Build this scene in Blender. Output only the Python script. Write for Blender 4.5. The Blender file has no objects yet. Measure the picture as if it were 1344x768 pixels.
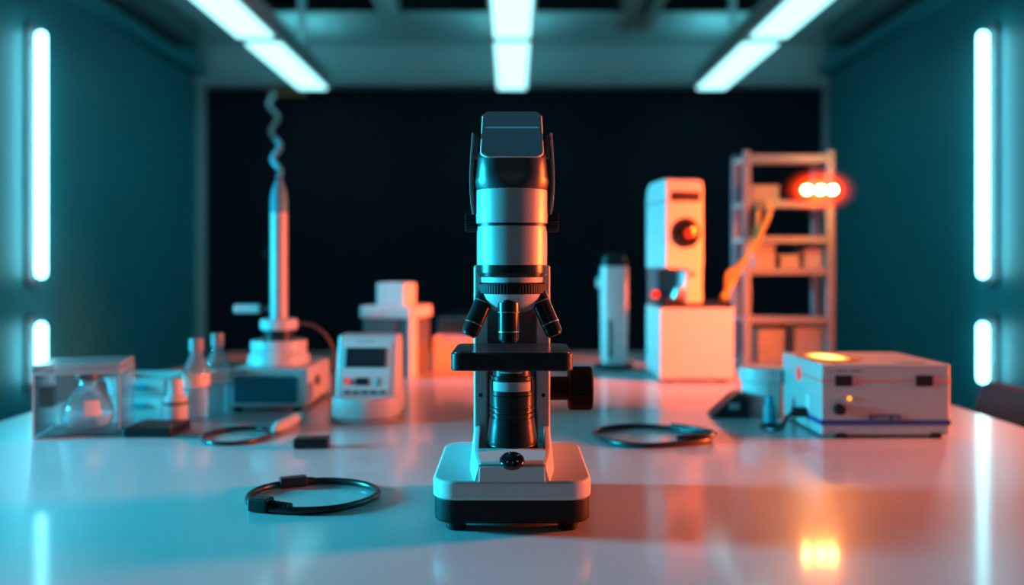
import bpy, bmesh, math, random
from mathutils import Vector, Matrix
random.seed(7)
S = bpy.context.scene
COL = S.collection
PI = math.pi
TZ = 0.75                    # table top height
FR = 1.018                   # eye height

# ------------------------------------------------------------------ materials
def nt(name):
    m = bpy.data.materials.new(name); m.use_nodes = True
    t = m.node_tree; t.nodes.clear()
    o = t.nodes.new('ShaderNodeOutputMaterial')
    return m, t, o

def pm(name, col, rough=0.45, metal=0.0, var=0.06, scale=30.0, bump=0.0, coat=0.0, coat_r=0.08, emit=None, es=0.0, spec=0.5, alpha=1.0):
    """principled with noise driven colour / roughness variation"""
    m, t, o = nt(name)
    b = t.nodes.new('ShaderNodeBsdfPrincipled')
    tc = t.nodes.new('ShaderNodeTexCoord')
    n = t.nodes.new('ShaderNodeTexNoise'); n.inputs['Scale'].default_value = scale; n.inputs['Detail'].default_value = 4
    t.links.new(tc.outputs['Object'], n.inputs['Vector'])
    r = t.nodes.new('ShaderNodeValToRGB')
    r.color_ramp.elements[0].position = .3; r.color_ramp.elements[1].position = .7
    lo = [max(0, c*(1-var)) for c in col]; hi = [min(1, c*(1+var)) for c in col]
    r.color_ramp.elements[0].color = (*lo, 1); r.color_ramp.elements[1].color = (*hi, 1)
    t.links.new(n.outputs['Fac'], r.inputs['Fac']); t.links.new(r.outputs['Color'], b.inputs['Base Color'])
    mr = t.nodes.new('ShaderNodeMapRange')
    mr.inputs['To Min'].default_value = max(.02, rough*.88); mr.inputs['To Max'].default_value = min(1, rough*1.12)
    t.links.new(n.outputs['Fac'], mr.inputs['Value']); t.links.new(mr.outputs['Result'], b.inputs['Roughness'])
    b.inputs['Metallic'].default_value = metal
    b.inputs['Specular IOR Level'].default_value = spec
    b.inputs['Coat Weight'].default_value = coat; b.inputs['Coat Roughness'].default_value = coat_r
    if emit: b.inputs['Emission Color'].default_value = (*emit, 1); b.inputs['Emission Strength'].default_value = es
    if bump:
        n2 = t.nodes.new('ShaderNodeTexNoise'); n2.inputs['Scale'].default_value = scale*12
        t.links.new(tc.outputs['Object'], n2.inputs['Vector'])
        bp = t.nodes.new('ShaderNodeBump'); bp.inputs['Strength'].default_value = bump; bp.inputs['Distance'].default_value = .002
        t.links.new(n2.outputs['Fac'], bp.inputs['Height']); t.links.new(bp.outputs['Normal'], b.inputs['Normal'])
    t.links.new(b.outputs['BSDF'], o.inputs['Surface'])
    return m

def emis(name, col, strength):
    m, t, o = nt(name)
    e = t.nodes.new('ShaderNodeEmission'); e.inputs['Color'].default_value = (*col, 1); e.inputs['Strength'].default_value = strength
    t.links.new(e.outputs['Emission'], o.inputs['Surface'])
    return m

def thin_glass(name, tint=(.9, .97, .98), body=0.05, edge=0.35, rough=.03, milk=(.8, .9, .92)):
    """thin clear shell: transparent, glossy by facing angle, a little milky diffuse"""
    m, t, o = nt(name)
    tr = t.nodes.new('ShaderNodeBsdfTransparent'); tr.inputs['Color'].default_value = (*tint, 1)
    gl = t.nodes.new('ShaderNodeBsdfGlossy'); gl.inputs['Roughness'].default_value = rough
    df = t.nodes.new('ShaderNodeBsdfDiffuse'); df.inputs['Color'].default_value = (*milk, 1)
    lw = t.nodes.new('ShaderNodeLayerWeight'); lw.inputs['Blend'].default_value = edge
    n = t.nodes.new('ShaderNodeTexNoise'); n.inputs['Scale'].default_value = 12
    mr = t.nodes.new('ShaderNodeMapRange'); mr.inputs['To Min'].default_value = body*.8; mr.inputs['To Max'].default_value = body*1.2
    t.links.new(n.outputs['Fac'], mr.inputs['Value'])
    a = t.nodes.new('ShaderNodeMixShader'); b = t.nodes.new('ShaderNodeMixShader')
    t.links.new(mr.outputs['Result'], a.inputs['Fac']); t.links.new(tr.outputs[0], a.inputs[1]); t.links.new(df.outputs[0], a.inputs[2])
    t.links.new(lw.outputs['Fresnel'], b.inputs['Fac']); t.links.new(a.outputs[0], b.inputs[1]); t.links.new(gl.outputs[0], b.inputs[2])
    t.links.new(b.outputs[0], o.inputs['Surface'])
    return m

def lamp_lens(name, c_in, c_out, s_in, s_out, mask):
    """translucent lens lit from inside: emission falls off with distance from the middle of the lens"""
    m, t, o = nt(name)
    tc = t.nodes.new('ShaderNodeTexCoord')
    mp = t.nodes.new('ShaderNodeVectorMath'); mp.operation = 'SUBTRACT'; mp.inputs[1].default_value = (.5, .5, .5)
    t.links.new(tc.outputs['Generated'], mp.inputs[0])
    mk = t.nodes.new('ShaderNodeVectorMath'); mk.operation = 'MULTIPLY'; mk.inputs[1].default_value = mask
    t.links.new(mp.outputs[0], mk.inputs[0])
    ln = t.nodes.new('ShaderNodeVectorMath'); ln.operation = 'LENGTH'; t.links.new(mk.outputs[0], ln.inputs[0])
    r = t.nodes.new('ShaderNodeMapRange'); r.inputs['From Min'].default_value = .08; r.inputs['From Max'].default_value = .52
    r.inputs['To Min'].default_value = 1; r.inputs['To Max'].default_value = 0; r.interpolation_type = 'SMOOTHSTEP'
    t.links.new(ln.outputs['Value'], r.inputs['Value'])
    pw = t.nodes.new('ShaderNodeMath'); pw.operation = 'POWER'; pw.inputs[1].default_value = 2.0
    t.links.new(r.outputs['Result'], pw.inputs[0])
    mx = t.nodes.new('ShaderNodeMix'); mx.data_type = 'RGBA'
    mx.inputs['A'].default_value = (*[c*s_out for c in c_out], 1); mx.inputs['B'].default_value = (*[c*s_in for c in c_in], 1)
    mx.clamp_result = False
    t.links.new(pw.outputs[0], mx.inputs['Factor'])
    e = t.nodes.new('ShaderNodeEmission'); t.links.new(mx.outputs['Result'], e.inputs['Color'])
    t.links.new(e.outputs[0], o.inputs['Surface'])
    return m

def halo_volume(name):
    """emissive volume painting the soft red halo round the bulbs, fading outwards"""
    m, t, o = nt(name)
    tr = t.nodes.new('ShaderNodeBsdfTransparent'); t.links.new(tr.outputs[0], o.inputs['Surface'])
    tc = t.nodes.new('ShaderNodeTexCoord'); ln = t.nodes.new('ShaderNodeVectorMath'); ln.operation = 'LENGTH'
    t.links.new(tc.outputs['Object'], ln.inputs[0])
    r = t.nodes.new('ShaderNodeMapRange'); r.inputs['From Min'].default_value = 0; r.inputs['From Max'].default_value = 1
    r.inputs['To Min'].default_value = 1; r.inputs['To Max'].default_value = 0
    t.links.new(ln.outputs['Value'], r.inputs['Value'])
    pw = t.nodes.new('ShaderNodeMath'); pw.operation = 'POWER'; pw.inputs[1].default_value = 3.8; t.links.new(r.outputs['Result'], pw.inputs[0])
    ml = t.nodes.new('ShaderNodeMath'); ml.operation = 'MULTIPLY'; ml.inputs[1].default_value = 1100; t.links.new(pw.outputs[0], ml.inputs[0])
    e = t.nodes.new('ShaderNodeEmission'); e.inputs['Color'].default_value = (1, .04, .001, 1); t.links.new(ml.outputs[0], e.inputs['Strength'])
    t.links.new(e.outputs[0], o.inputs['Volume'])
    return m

M = {}
M['white'] = pm('white enamel', (.56, .57, .57), .42, var=.03, coat=.08, coat_r=.15)
M['white_soft'] = pm('white plastic', (.6, .61, .61), .5, var=.03)
M['silver'] = pm('satin silver barrel', (.37, .38, .39), .42, metal=.35, var=.03)
M['black'] = pm('black plastic', (.010, .011, .013), .36, var=.15, spec=.32)
M['black_gloss'] = pm('black gloss', (.008, .009, .011), .16, var=.1)
M['black_satin'] = pm('black anodised', (.012, .013, .015), .28, metal=.3, var=.1, spec=.4)
M['rubber'] = pm('black rubber', (.008, .008, .009), .6, var=.2, bump=.15, spec=.22)
M['stage'] = pm('dark stage top', (.035, .037, .042), .3, var=.1, coat=.3)
M['grey'] = pm('mid grey plastic', (.2, .215, .23), .45, var=.08)
M['dkgrey'] = pm('dark grey plastic', (.07, .08, .09), .45, var=.1)
M['steel'] = pm('brushed steel', (.6, .61, .62), .28, metal=1, var=.06, scale=60)
M['band'] = pm('grey band', (.35, .37, .38), .4, var=.06)
M['screen'] = pm('dark glass with teal sheen', (.0, .045, .075), .3, var=.1, spec=.2, emit=(0, .55, .9), es=.055)  # teal tint and faint emission stand in for reflected ceiling light
M['screen_glint'] = pm('painted teal glint', (.0, .2, .3), .3, emit=(.02, .6, .9), es=.2)  # emissive strip standing in for a light line reflected in the panel
M['rack_box'] = pm('dull grey carton', (.26, .36, .4), .7)
M['bracket'] = pm('orange brown bracket', (.6, .22, .09), .5)
M['sticker'] = pm('red sticker', (.8, .05, .06), .5, emit=(1, .06, .05), es=.5)  # slight emission added to redden the sticker; it is no lamp
M['knob'] = pm('matte black knob', (.008, .008, .010), .6, spec=.08)
M['box_grey'] = pm('light grey enamel', (.42, .42, .42), .45, var=.03)
M['rod'] = pm('satin grey rod', (.42, .43, .44), .42, metal=.2, var=.03)
M['black_head'] = pm('satin black head', (.012, .013, .015), .36, var=.1, spec=.9)
M['lcd'] = pm('dark lcd', (.012, .022, .03), .2, var=.1, coat=.4)
M['ctl_screen'] = pm('blue display glass', (.0, .05, .08), .3, var=.1, spec=.3, emit=(0, .5, .9), es=.04)
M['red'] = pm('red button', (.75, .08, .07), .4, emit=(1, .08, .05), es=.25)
M['red_glow'] = pm('dark lens with red glow', (.35, .01, .005), .12, emit=(1, .06, .01), es=.55)  # emissive red for the side lamp and the painted lens reflection
M['orange'] = pm('orange print', (.8, .22, .12), .5)
M['amber'] = emis('amber led', (1, .35, .03), 2.2)
M['blue'] = pm('blue print', (.015, .06, .24), .45)
M['brown'] = pm('brown print', (.2, .13, .11), .6)
M['label_o'] = pm('pale paper label', (.78, .62, .55), .6)
M['print'] = pm('white print', (.5, .52, .53), .6)
M['teal_p'] = pm('teal plastic', (.02, .24, .3), .4)
M['yellow'] = pm('yellow ochre cable', (.27, .25, .05), .5)
M['cable'] = pm('black cable jacket', (.014, .015, .017), .3, var=.15)
M['greycable'] = pm('grey cable jacket', (.12, .14, .16), .5)
M['tealcable'] = pm('grey blue cable', (.1, .3, .38), .5)
M['chair'] = pm('dark burgundy upholstery', (.035, .012, .017), .8, bump=.3, scale=60)
M['chair_pale'] = pm('grey blue plastic shell', (.07, .16, .19), .5)
M['paper'] = pm('pale carton', (.66, .63, .61), .7, var=.05)
M['glass'] = thin_glass('clear bottle glass', body=.16, edge=.25, milk=(.75, .88, .9))
M['flask'] = thin_glass('clear flask glass', tint=(.86, .95, .97), body=.08, edge=.3)
M['acrylic'] = thin_glass('clear acrylic', tint=(.975, .99, .995), body=.05, edge=.1, rough=.1)
M['acr_lid'] = thin_glass('clear acrylic lid', tint=(.96, .99, .99), body=.22, edge=.15, rough=.2)
M['acr_edge'] = pm('frosted acrylic edge', (.5, .66, .68), .25, alpha=1)
M['liquid'] = thin_glass('pale liquid', tint=(.8, .9, .92), body=.35, edge=.1, rough=.2, milk=(.8, .88, .88))
M['tube'] = emis('cool white tube', (.28, .86, 1.0), 12)
M['ceiling_fill'] = emis('dim teal uplight', (.12, .7, .82), 5)
M['strip'] = emis('cool white diffuser', (.37, .92, 1.0), 2.35)
M['fixture'] = pm('grey fixture housing', (.55, .56, .56), .5)
M['wall'] = pm('teal grey wall paint', (.022, .33, .4), .5, var=.05, scale=3, bump=.05)
M['panel'] = pm('near black navy panel', (.004, .011, .022), .7, var=.2, scale=2, spec=.2)
M['trimw'] = pm('pale grey trim', (.5, .58, .6), .5)
M['ceil'] = pm('pale ceiling paint', (.7, .74, .75), .7, var=.04, scale=4)
M['ceil_dark'] = pm('dark ceiling void', (.035, .045, .05), .8)
M['beam'] = pm('reddish grey beam', (.42, .3, .27), .6)
M['floor'] = pm('dark grey vinyl floor', (.07, .09, .1), .4, var=.1, scale=5)
M['rack'] = pm('grey rack enamel', (.17, .26, .32), .45)
M['bulk'] = pm('dark grey bulkhead', (.09, .13, .15), .6)

def table_mat():
    m, t, o = nt('satin white laminate')
    b = t.nodes.new('ShaderNodeBsdfPrincipled')
    tc = t.nodes.new('ShaderNodeTexCoord')
    n = t.nodes.new('ShaderNodeTexNoise'); n.inputs['Scale'].default_value = 900; n.inputs['Detail'].default_value = 2
    t.links.new(tc.outputs['Object'], n.inputs['Vector'])
    bp = t.nodes.new('ShaderNodeBump'); bp.inputs['Strength'].default_value = .06; bp.inputs['Distance'].default_value = .0006
    t.links.new(n.outputs['Fac'], bp.inputs['Height']); t.links.new(bp.outputs['Normal'], b.inputs['Normal'])
    n2 = t.nodes.new('ShaderNodeTexNoise'); n2.inputs['Scale'].default_value = 3
    t.links.new(tc.outputs['Object'], n2.inputs['Vector'])
    r = t.nodes.new('ShaderNodeMapRange'); r.inputs['To Min'].default_value = .31; r.inputs['To Max'].default_value = .33
    t.links.new(n2.outputs['Fac'], r.inputs['Value']); t.links.new(r.outputs['Result'], b.inputs['Roughness'])
    b.inputs['Base Color'].default_value = (.45, .46, .47, 1)
    b.inputs['Specular IOR Level'].default_value = .6
    b.inputs['Coat Weight'].default_value = .45; b.inputs['Coat Roughness'].default_value = .09
    t.links.new(b.outputs['BSDF'], o.inputs['Surface'])
    return m
M['table'] = table_mat()

# ------------------------------------------------------------------ mesh helpers
class MB:
    def __init__(s): s.bm = bmesh.new()
    def _merge(s, b, mat=None):
        if mat is not None: b.transform(mat)
        me = bpy.data.meshes.new('tmp'); b.to_mesh(me); b.free(); s.bm.from_mesh(me); bpy.data.meshes.remove(me)
        return s
    def box(s, x0, x1, y0, y1, z0, z1, bev=0.0, seg=2, mat=None):
        b = bmesh.new(); bmesh.ops.create_cube(b, size=1)
        b.transform(Matrix.Translation(((x0+x1)/2, (y0+y1)/2, (z0+z1)/2)) @ Matrix.Diagonal((x1-x0, y1-y0, z1-z0, 1)))
        if bev: bmesh.ops.bevel(b, geom=b.edges[:], offset=bev, segments=seg, affect='EDGES', profile=.5)
        return s._merge(b, mat)
    def prism(s, pts, axis='z', a0=0, a1=1, bev=0.0, seg=2, mat=None):
        """extrude a 2D outline; axis z: (x,y); axis x: (y,z); axis y: (x,z)"""
        b = bmesh.new()
        def P(p, a): return {'z': (p[0], p[1], a), 'x': (a, p[0], p[1]), 'y': (p[0], a, p[1])}[axis]
        v0 = [b.verts.new(P(p, a0)) for p in pts]; v1 = [b.verts.new(P(p, a1)) for p in pts]
        n = len(pts)
        for i in range(n): b.faces.new((v0[i], v0[(i+1) % n], v1[(i+1) % n], v1[i]))
        b.faces.new(v0[::-1]); b.faces.new(v1)
        bmesh.ops.recalc_face_normals(b, faces=b.faces[:])
        if bev:
            caps = [e for e in b.edges if (e.verts[0] in v0) == (e.verts[1] in v0)]
            bmesh.ops.bevel(b, geom=caps, offset=bev, segments=seg, affect='EDGES', profile=.5)
        return s._merge(b, mat)
    def loft(s, rings, close=True, cap=True, mat=None):
        b = bmesh.new(); R = [[b.verts.new(p) for p in r] for r in rings]; n = len(R[0])
        for a, c in zip(R, R[1:]):
            for i in range(n if close else n-1):
                b.faces.new((a[i], a[(i+1) % n], c[(i+1) % n], c[i]))
        if cap: b.faces.new(R[0][::-1]); b.faces.new(R[-1])
        bmesh.ops.recalc_face_normals(b, faces=b.faces[:])
        return s._merge(b, mat)
    def lathe(s, prof, p0=(0, 0, 0), d=(0, 0, 1), n=48, knurl=0.0, cap=True):
        d = Vector(d).normalized(); q = Vector((0, 0, 1)).rotation_difference(d)
        mat = Matrix.Translation(p0) @ q.to_matrix().to_4x4()
        rings = []
        for r, t in prof:
            rings.append([(r*(1-(knurl if i % 2 else 0))*math.cos(2*PI*i/n), r*(1-(knurl if i % 2 else 0))*math.sin(2*PI*i/n), t) for i in range(n)])
        return s.loft(rings, mat=mat, cap=cap)
    def cyl(s, p0, p1, r0, r1=None, n=24):
        p0, p1 = Vector(p0), Vector(p1)
        return s.lathe([(r0, 0), (r0 if r1 is None else r1, (p1-p0).length)], p0, p1-p0, n)
    def tube(s, pts, r, n=12, closed=False):
        pts = [Vector(p) for p in pts]; N = len(pts); rr = r if isinstance(r, (list, tuple)) else [r]*N
        T = []
        for i in range(N):
            a = pts[(i-1) % N] if (closed or i) else pts[0]; b = pts[(i+1) % N] if (closed or i < N-1) else pts[-1]
            T.append((b-a).normalized())
        u = T[0].orthogonal().normalized(); rings = []
        for i in range(N):
            if i: u = (T[i-1].rotation_difference(T[i]) @ u); u = (u - T[i]*u.dot(T[i])).normalized()
            w = T[i].cross(u)
            rings.append([tuple(pts[i] + (u*math.cos(2*PI*k/n) + w*math.sin(2*PI*k/n))*rr[i]) for k in range(n)])
        if closed:
            b = bmesh.new(); R = [[b.verts.new(p) for p in q] for q in rings]
            for i in range(N):
                A, C = R[i], R[(i+1) % N]
                off = min(range(n), key=lambda k: (C[k].co-A[0].co).length) if i == N-1 else 0
                for k in range(n): b.faces.new((A[k], A[(k+1) % n], C[(k+1+off) % n], C[(k+off) % n]))
            bmesh.ops.recalc_face_normals(b, faces=b.faces[:]); return s._merge(b)
        return s.loft(rings)
    def build(s, name, mat, parent=None, loc=None, ang=35):
        me = bpy.data.meshes.new(name); s.bm.to_mesh(me); s.bm.free()
        for p in me.polygons: p.use_smooth = True
        me.set_sharp_from_angle(angle=math.radians(ang))
        me.materials.append(mat if not isinstance(mat, str) else M[mat])
        o = bpy.data.objects.new(name, me); COL.objects.link(o)
        wn = o.modifiers.new('weighted normals', 'WEIGHTED_NORMAL'); wn.keep_sharp = True; wn.weight = 80
        if parent: o.parent = parent
        if loc: o.location = loc
        return o

def rrect(hx, hy, r, cx=0, cy=0, n=6):
    out = []
    for sx, sy, a in ((1, 1, 0), (-1, 1, PI/2), (-1, -1, PI), (1, -1, 3*PI/2)):
        for k in range(n+1):
            t = a + PI/2*k/n
            out.append((cx+sx*(hx-r)+r*math.cos(t), cy+sy*(hy-r)+r*math.sin(t)))
    return out
def spline(ctrl, per=10, closed=False):
    c = [Vector(p) for p in ctrl]; N = len(c); out = []
    rng = range(N) if closed else range(N-1)
    for i in rng:
        g = (lambda k: c[k % N]) if closed else (lambda k: c[max(0, min(N-1, k))])
        p0, p1, p2, p3 = g(i-1), g(i), g(i+1), g(i+2)
        for k in range(per):
            t = k/per
            out.append(.5*((2*p1)+(p2-p0)*t+(2*p0-5*p1+4*p2-p3)*t*t+(3*p1-p0-3*p2+p3)*t**3))
    if not closed: out.append(c[-1])
    return out
def thing(name, label, cat, loc=(0, 0, 0), rz=0.0, group=None):
    o = bpy.data.objects.new(name, None); COL.objects.link(o); o.empty_display_size = .05
    o.location = loc; o.rotation_euler = (0, 0, rz); o['label'] = label; o['category'] = cat
    if group: o['group'] = group
    return o
def tag(o, label, cat, group=None):
    o['label'] = label; o['category'] = cat
    if group: o['group'] = group
    return o
def struct(name, mb, mat, loc=None):
    o = mb.build(name, mat, loc=loc); o['kind'] = 'structure'; return o

# ------------------------------------------------------------------ room
struct('floor', MB().box(-2.1, 2.1, -1.6, 5.4, -.06, 0), 'floor')
struct('wall_left', MB().box(-2.1, -2.0, -1.6, 5.4, 0, 2.9), 'wall')
struct('wall_right', MB().box(2.0, 2.1, -1.6, 5.4, 0, 2.9), 'wall')
struct('wall_back', MB().box(-2.0, 2.0, 5.3, 5.4, 0, 2.9), 'ceil')
struct('trim_1', MB().box(-1.945, 1.975, 5.26, 5.298, 0.1, FR+1.135, .004), 'panel')       # dark wall panel
struct('trim_2', MB().box(-1.999, -1.945, 5.22, 5.299, 0, FR+1.42, .006), 'trimw')
struct('trim_3', MB().box(1.975, 1.999, 5.22, 5.299, 0, FR+1.42, .006), 'trimw')
struct('ceiling', MB().box(-2.1, 2.1, -1.6, 5.4, 2.9, 2.96), 'ceil_dark')
ZS = FR+1.42
sf = MB()
sf.box(-2.0, 2.0, 4.64, 5.28, ZS, ZS+.014, .003)
sf.box(-2.0, -1.7, -1.6, 4.64, ZS, ZS+.014, .003)
sf.box(1.7, 2.0, -1.6, 4.64, ZS, ZS+.014, .003)
struct('trim_4', sf, 'ceil')
struct('trim_13', MB().box(-2.0, 2.0, 5.27, 5.299, ZS+.015, 2.9), 'ceil_dark')  # dark sheet added so the gap above the soffit looks unlit
struct('trim_5', MB().box(-2.0, 2.0, 5.2, 5.3, FR+1.15, FR+1.19, .004), 'ceil')
for k, sx in enumerate((-1, 1)):
    struct('trim_%d' % (6+k), MB().box(min(sx*2, sx*1.84), max(sx*2, sx*1.84), -1.6, 4.85, FR+1.29, ZS-.002, .006), 'bulk')
    struct('trim_%d' % (8+k), MB().box(min(sx*2, sx*1.93), max(sx*2, sx*1.93), -1.6, 5.2, FR+1.2, FR+1.265, .006), 'wall')
struct('trim_10', MB().box(-.73, -.65, 0.5, 4.80, ZS-.03, ZS+.2, .004), 'ceil')
struct('trim_11', MB().box(.63, .70, 0.5, 4.90, ZS-.03, ZS+.2, .004).box(.74, .81, .5, 4.90, ZS-.03, ZS+.2, .004), 'beam')
struct('trim_12', MB().box(-1.68, 1.68, 4.1, 4.3, ZS+.25, ZS+.4, .004), 'ceil')
for n, x in (('baseboard_left', -1.99), ('baseboard_right', 1.99)):
    struct(n, MB().box(x-.01, x+.01, -1.6, 5.2, 0, .1, .004), 'trimw')

# ceiling light rows
for x, lab in ((-1.2, 'suspended linear ceiling light above the tall stirrer rod'),
               (0.0, 'suspended linear ceiling light straight above the microscope'),
               (1.2, 'suspended linear ceiling light above the metal shelf rack')):
    t = thing('ceiling_light', lab, 'light', (x, 0, FR+1.08), 0, 'suspended ceiling light rows')
    MB().box(-.1, .1, .9, 5.0, 0, .1, .006).build('housing', 'fixture', t)
    MB().box(-.06, .06, 1.0, 4.95, .099, .106, .002).build('added_uplight', 'ceiling_fill', t)  # added glowing strip, out of sight, to brighten the ceiling
    y1 = 4.98
    for k in range(2):
        MB().box(-.083, .083, y1-1.0, y1, -.012, .004, .004).build('diffuser', 'strip', t); y1 -= 1.12
    for y in (4.6, 2.6): MB().cyl((.03, y, .1), (.03, y, 1.1), .022, n=12).build('hanger_rod', 'fixture', t)

# wall tube lights
for sx in (-1, 1):
    side = 'beside the acrylic case' if sx < 0 else 'beside the dark burgundy chair'
    for z0, z1, what in ((-.045, .975, 'long vertical white tube light on the teal wall, upper one '),
                         (-.48, -.235, 'short vertical white tube light on the teal wall, lower one ')):
        t = thing('tube_light', what+side, 'light', (sx*1.955, 3.43, FR+z0), 0, 'wall tube lights')
        L = z1-z0; r = .018
        pr = [(.001, 0)] + [(r*math.sin(PI/2*k/6), r*(1-math.cos(PI/2*k/6))) for k in range(1, 7)]
        pr += [(r*math.cos(PI/2*k/6), L-r+r*math.sin(PI/2*k/6)) for k in range(0, 6)] + [(.001, L)]
        MB().lathe(pr, n=24).build('glowing_tube', 'tube', t)
        MB().box(min(sx*.03, sx*.0449), max(sx*.03, sx*.0449), -.04, .04, -.03, L+.03, .004).build('back_plate', 'bulk', t)
        for z in (.05, L-.05): MB().box(min(sx*.016, sx*.032), max(sx*.016, sx*.032), -.012, .012, z-.01, z+.01, .002).build('bracket', 'fixture', t)

# ------------------------------------------------------------------ table, chairs
tb = thing('lab_table', 'wide glossy white laboratory table carrying all the instruments', 'table', (0, 0, 0))
MB().box(-.89, .855, .38, 2.62, TZ-.03, TZ, .004).build('table_top', 'table', tb)
MB().box(-.82, .79, .46, 2.54, TZ-.1, TZ-.03, .004).build('apron', 'grey', tb)
for x in (-.8, .765):
    for y in (.48, 2.5): MB().box(x-.025, x+.025, y-.025, y+.025, 0, TZ-.1, .004).build('leg', 'grey', tb)

def chair(loc, rz, mat, label, top):
    t = thing('office_chair', label, 'chair', loc, rz)
    MB().prism(rrect(.22, .21, .05), 'z', .42, .47, .012).build('seat', mat, t)
    rings = []
    for z, hw, y in ((.55, .19, -.2), (.6, .21, -.205), (top-.06, .21, -.23), (top-.015, .2, -.235), (top, .175, -.236)):
        rings.append([(p[0], p[1]+y, z) for p in rrect(hw, .016, .012)])
    MB().loft(rings).build('backrest', mat, t)
    for x in (-.1, .1): MB().tube(spline([(x, -.1, .42), (x, -.19, .44), (x, -.215, .55), (x, -.22, .68)]), .011).build('back_support', 'dkgrey', t)
    for x in (-.18, .18):
        for y in (-.17, .17): MB().cyl((x, y, .425), (x*1.1, y*1.1, 0), .014, .011, 12).build('leg', 'dkgrey', t)
    return t
chair((.83, 1.66, 0), PI/2, 'chair', 'dark burgundy upholstered chair drawn up to the table behind the grey power supply', .762)
chair((-1.36, 2.5, 0), -PI/2+.5, 'chair_pale', 'grey blue plastic chair standing beyond the table near the glass bottles', .77)

# ------------------------------------------------------------------ microscope
mic = thing('microscope', 'white and black laboratory microscope standing at the front of the white table', 'microscope', (0, 0, TZ))
D0 = .91                                            # optical axis depth
MB().prism(rrect(.0815, .096, .025, 0, .926), 'z', .032, .052, .0035, 3).build('base', 'white', mic)
MB().prism(rrect(.080, .0945, .024, 0, .926), 'z', .0085, .0335, .003, 3).build('base_pad', 'rubber', mic)
for x in (-.0575, .0575):
    for y in (.848, 1.0): MB().lathe([(.0095, 0), (.0105, .001), (.0105, .009), (.0095, .01)], (x, y, 0), n=24).build('foot', 'rubber', mic)
# cradle: sloped centre block with side rails and a sunken floor
rings = []
for y, w, zt, wi, zf in ((.8325, .0350, .0665, .03, .0665), (.834, .0358, .0685, .031, .0685), (.86, .0395, .0705, .034, .0705), (.884, .042, .0735, .0355, .0735),
                         (.8845, .042, .0735, .0355, .0655), (.92, .0428, .079, .0365, .0655), (.945, .0434, .085, .0365, .0655), (.955, .0436, .085, .0365, .0655)):
    b = w+.004
    rings.append([(-b, y, .046), (-w, y, zt-.004), (-w+.0015, y, zt-.001), (-w+.004, y, zt), (-wi, y, zt), (-wi+.0005, y, zf), (wi-.0005, y, zf), (wi, y, zt), (w-.004, y, zt), (w-.0015, y, zt-.001), (w, y, zt-.004), (b, y, .046)])
MB().loft(rings).build('illuminator_cradle', 'white', mic)
MB().prism([(-.0335, .0515), (.0335, .0515), (.0325, .0665), (-.0325, .0665)], 'y', .8300, .8335, .0008).build('front_plate', 'white_soft', mic)
# column: two cheeks with a dark recessed channel
for sx in (-1, 1):
    x0, x1 = sorted((sx*.0285, sx*.0438))
    MB().box(x0, x1, .947, 1.014, .05, .2695, .0025, 3).build('column_cheek', 'white', mic)
    MB().lathe([(.0024, 0), (.0022, .0012)], (sx*.036, .947, .1205), (0, -1, 0), 16).build('screw', 'black', mic)
MB().box(-.029, .029, .962, 1.012, .05, .268).build('column_channel', 'dkgrey', mic)
# stage
sg = MB().prism(rrect(.0628, .0535, .011, 0, .8935), 'z', .1615, .1795, .0016, 3).build('stage', 'black', mic)
MB().prism(rrect(.0605, .0512, .0095, 0, .8935), 'z', .1790, .1802, .0004).build('stage_plate', 'stage', sg)
# illuminator
il = MB().lathe([(.0268, .0655), (.0278, .0665), (.0278, .0735), (.0272, .0745), (.0278, .0752), (.0272, .083), (.0254, .0955), (.0248, .1), (.0248, .103), (.0238, .1035), (.0238, .1055), (.0248, .106), (.0248, .1085), (.0236, .109), (.0236, .1112), (.0248, .1117), (.0248, .114), (.0238, .1145), (.0238, .1165), (.0246, .117), (.0246, .1275), (.024, .128), (.0247, .1285), (.0247, .1405), (.0232, .1415), (.0232, .1485), (.021, .149), (.0205, .158), (.0245, .1585), (.0245, .1625)], (0, D0, 0), n=56).build('illuminator', 'black_satin', mic)
b = MB()
pts = [(math.sin(a), -math.cos(a)) for a in [(-.95 + 1.9*k/20) for k in range(21)]]
b.loft([[(p[0]*.0252, D0+p[1]*.0252, .1335), (p[0]*.0252, D0+p[1]*.0252, .1435), (p[0]*.0236, D0+p[1]*.0236, .1435), (p[0]*.0236, D0+p[1]*.0236, .1335)] for p in pts])
b.build('grey_band', 'band', il)
for sx in (-1, 1):
    a = sx*1.08; MB().box(-.003, .003, -.0012, .0012, -.006, .006, mat=Matrix.Translation((math.sin(a)*.0247, D0-math.cos(a)*.0247, .1385)) @ Matrix.Rotation(a, 4, 'Z')).build('clip', 'black_gloss', il)
lt = MB(); random.seed(3)
for k in range(17):                                                      # small engraved lettering around the lens rim
    a = -.75+k*.093
    if k in (5, 11): continue
    h = random.uniform(.0007, .0013)
    lt.box(-.0007, .0007, -.0002, .0002, -h, h, mat=Matrix.Translation((math.sin(a)*.0247, D0-math.cos(a)*.0247, .1605)) @ Matrix.Rotation(a, 4, 'Z') @ Matrix.Rotation(random.uniform(-.4, .4), 4, 'Y'))
for k in range(12):
    a = -.6+k*.1
    lt.box(-.0006, .0006, -.0002, .0002, -.0009, .0009, mat=Matrix.Translation((math.sin(a)*.0210, D0-math.cos(a)*.0210, .1535)) @ Matrix.Rotation(a, 4, 'Z') @ Matrix.Rotation(random.uniform(-.7, .7), 4, 'Y'))
lt.build('lettering', 'print', il)
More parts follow.
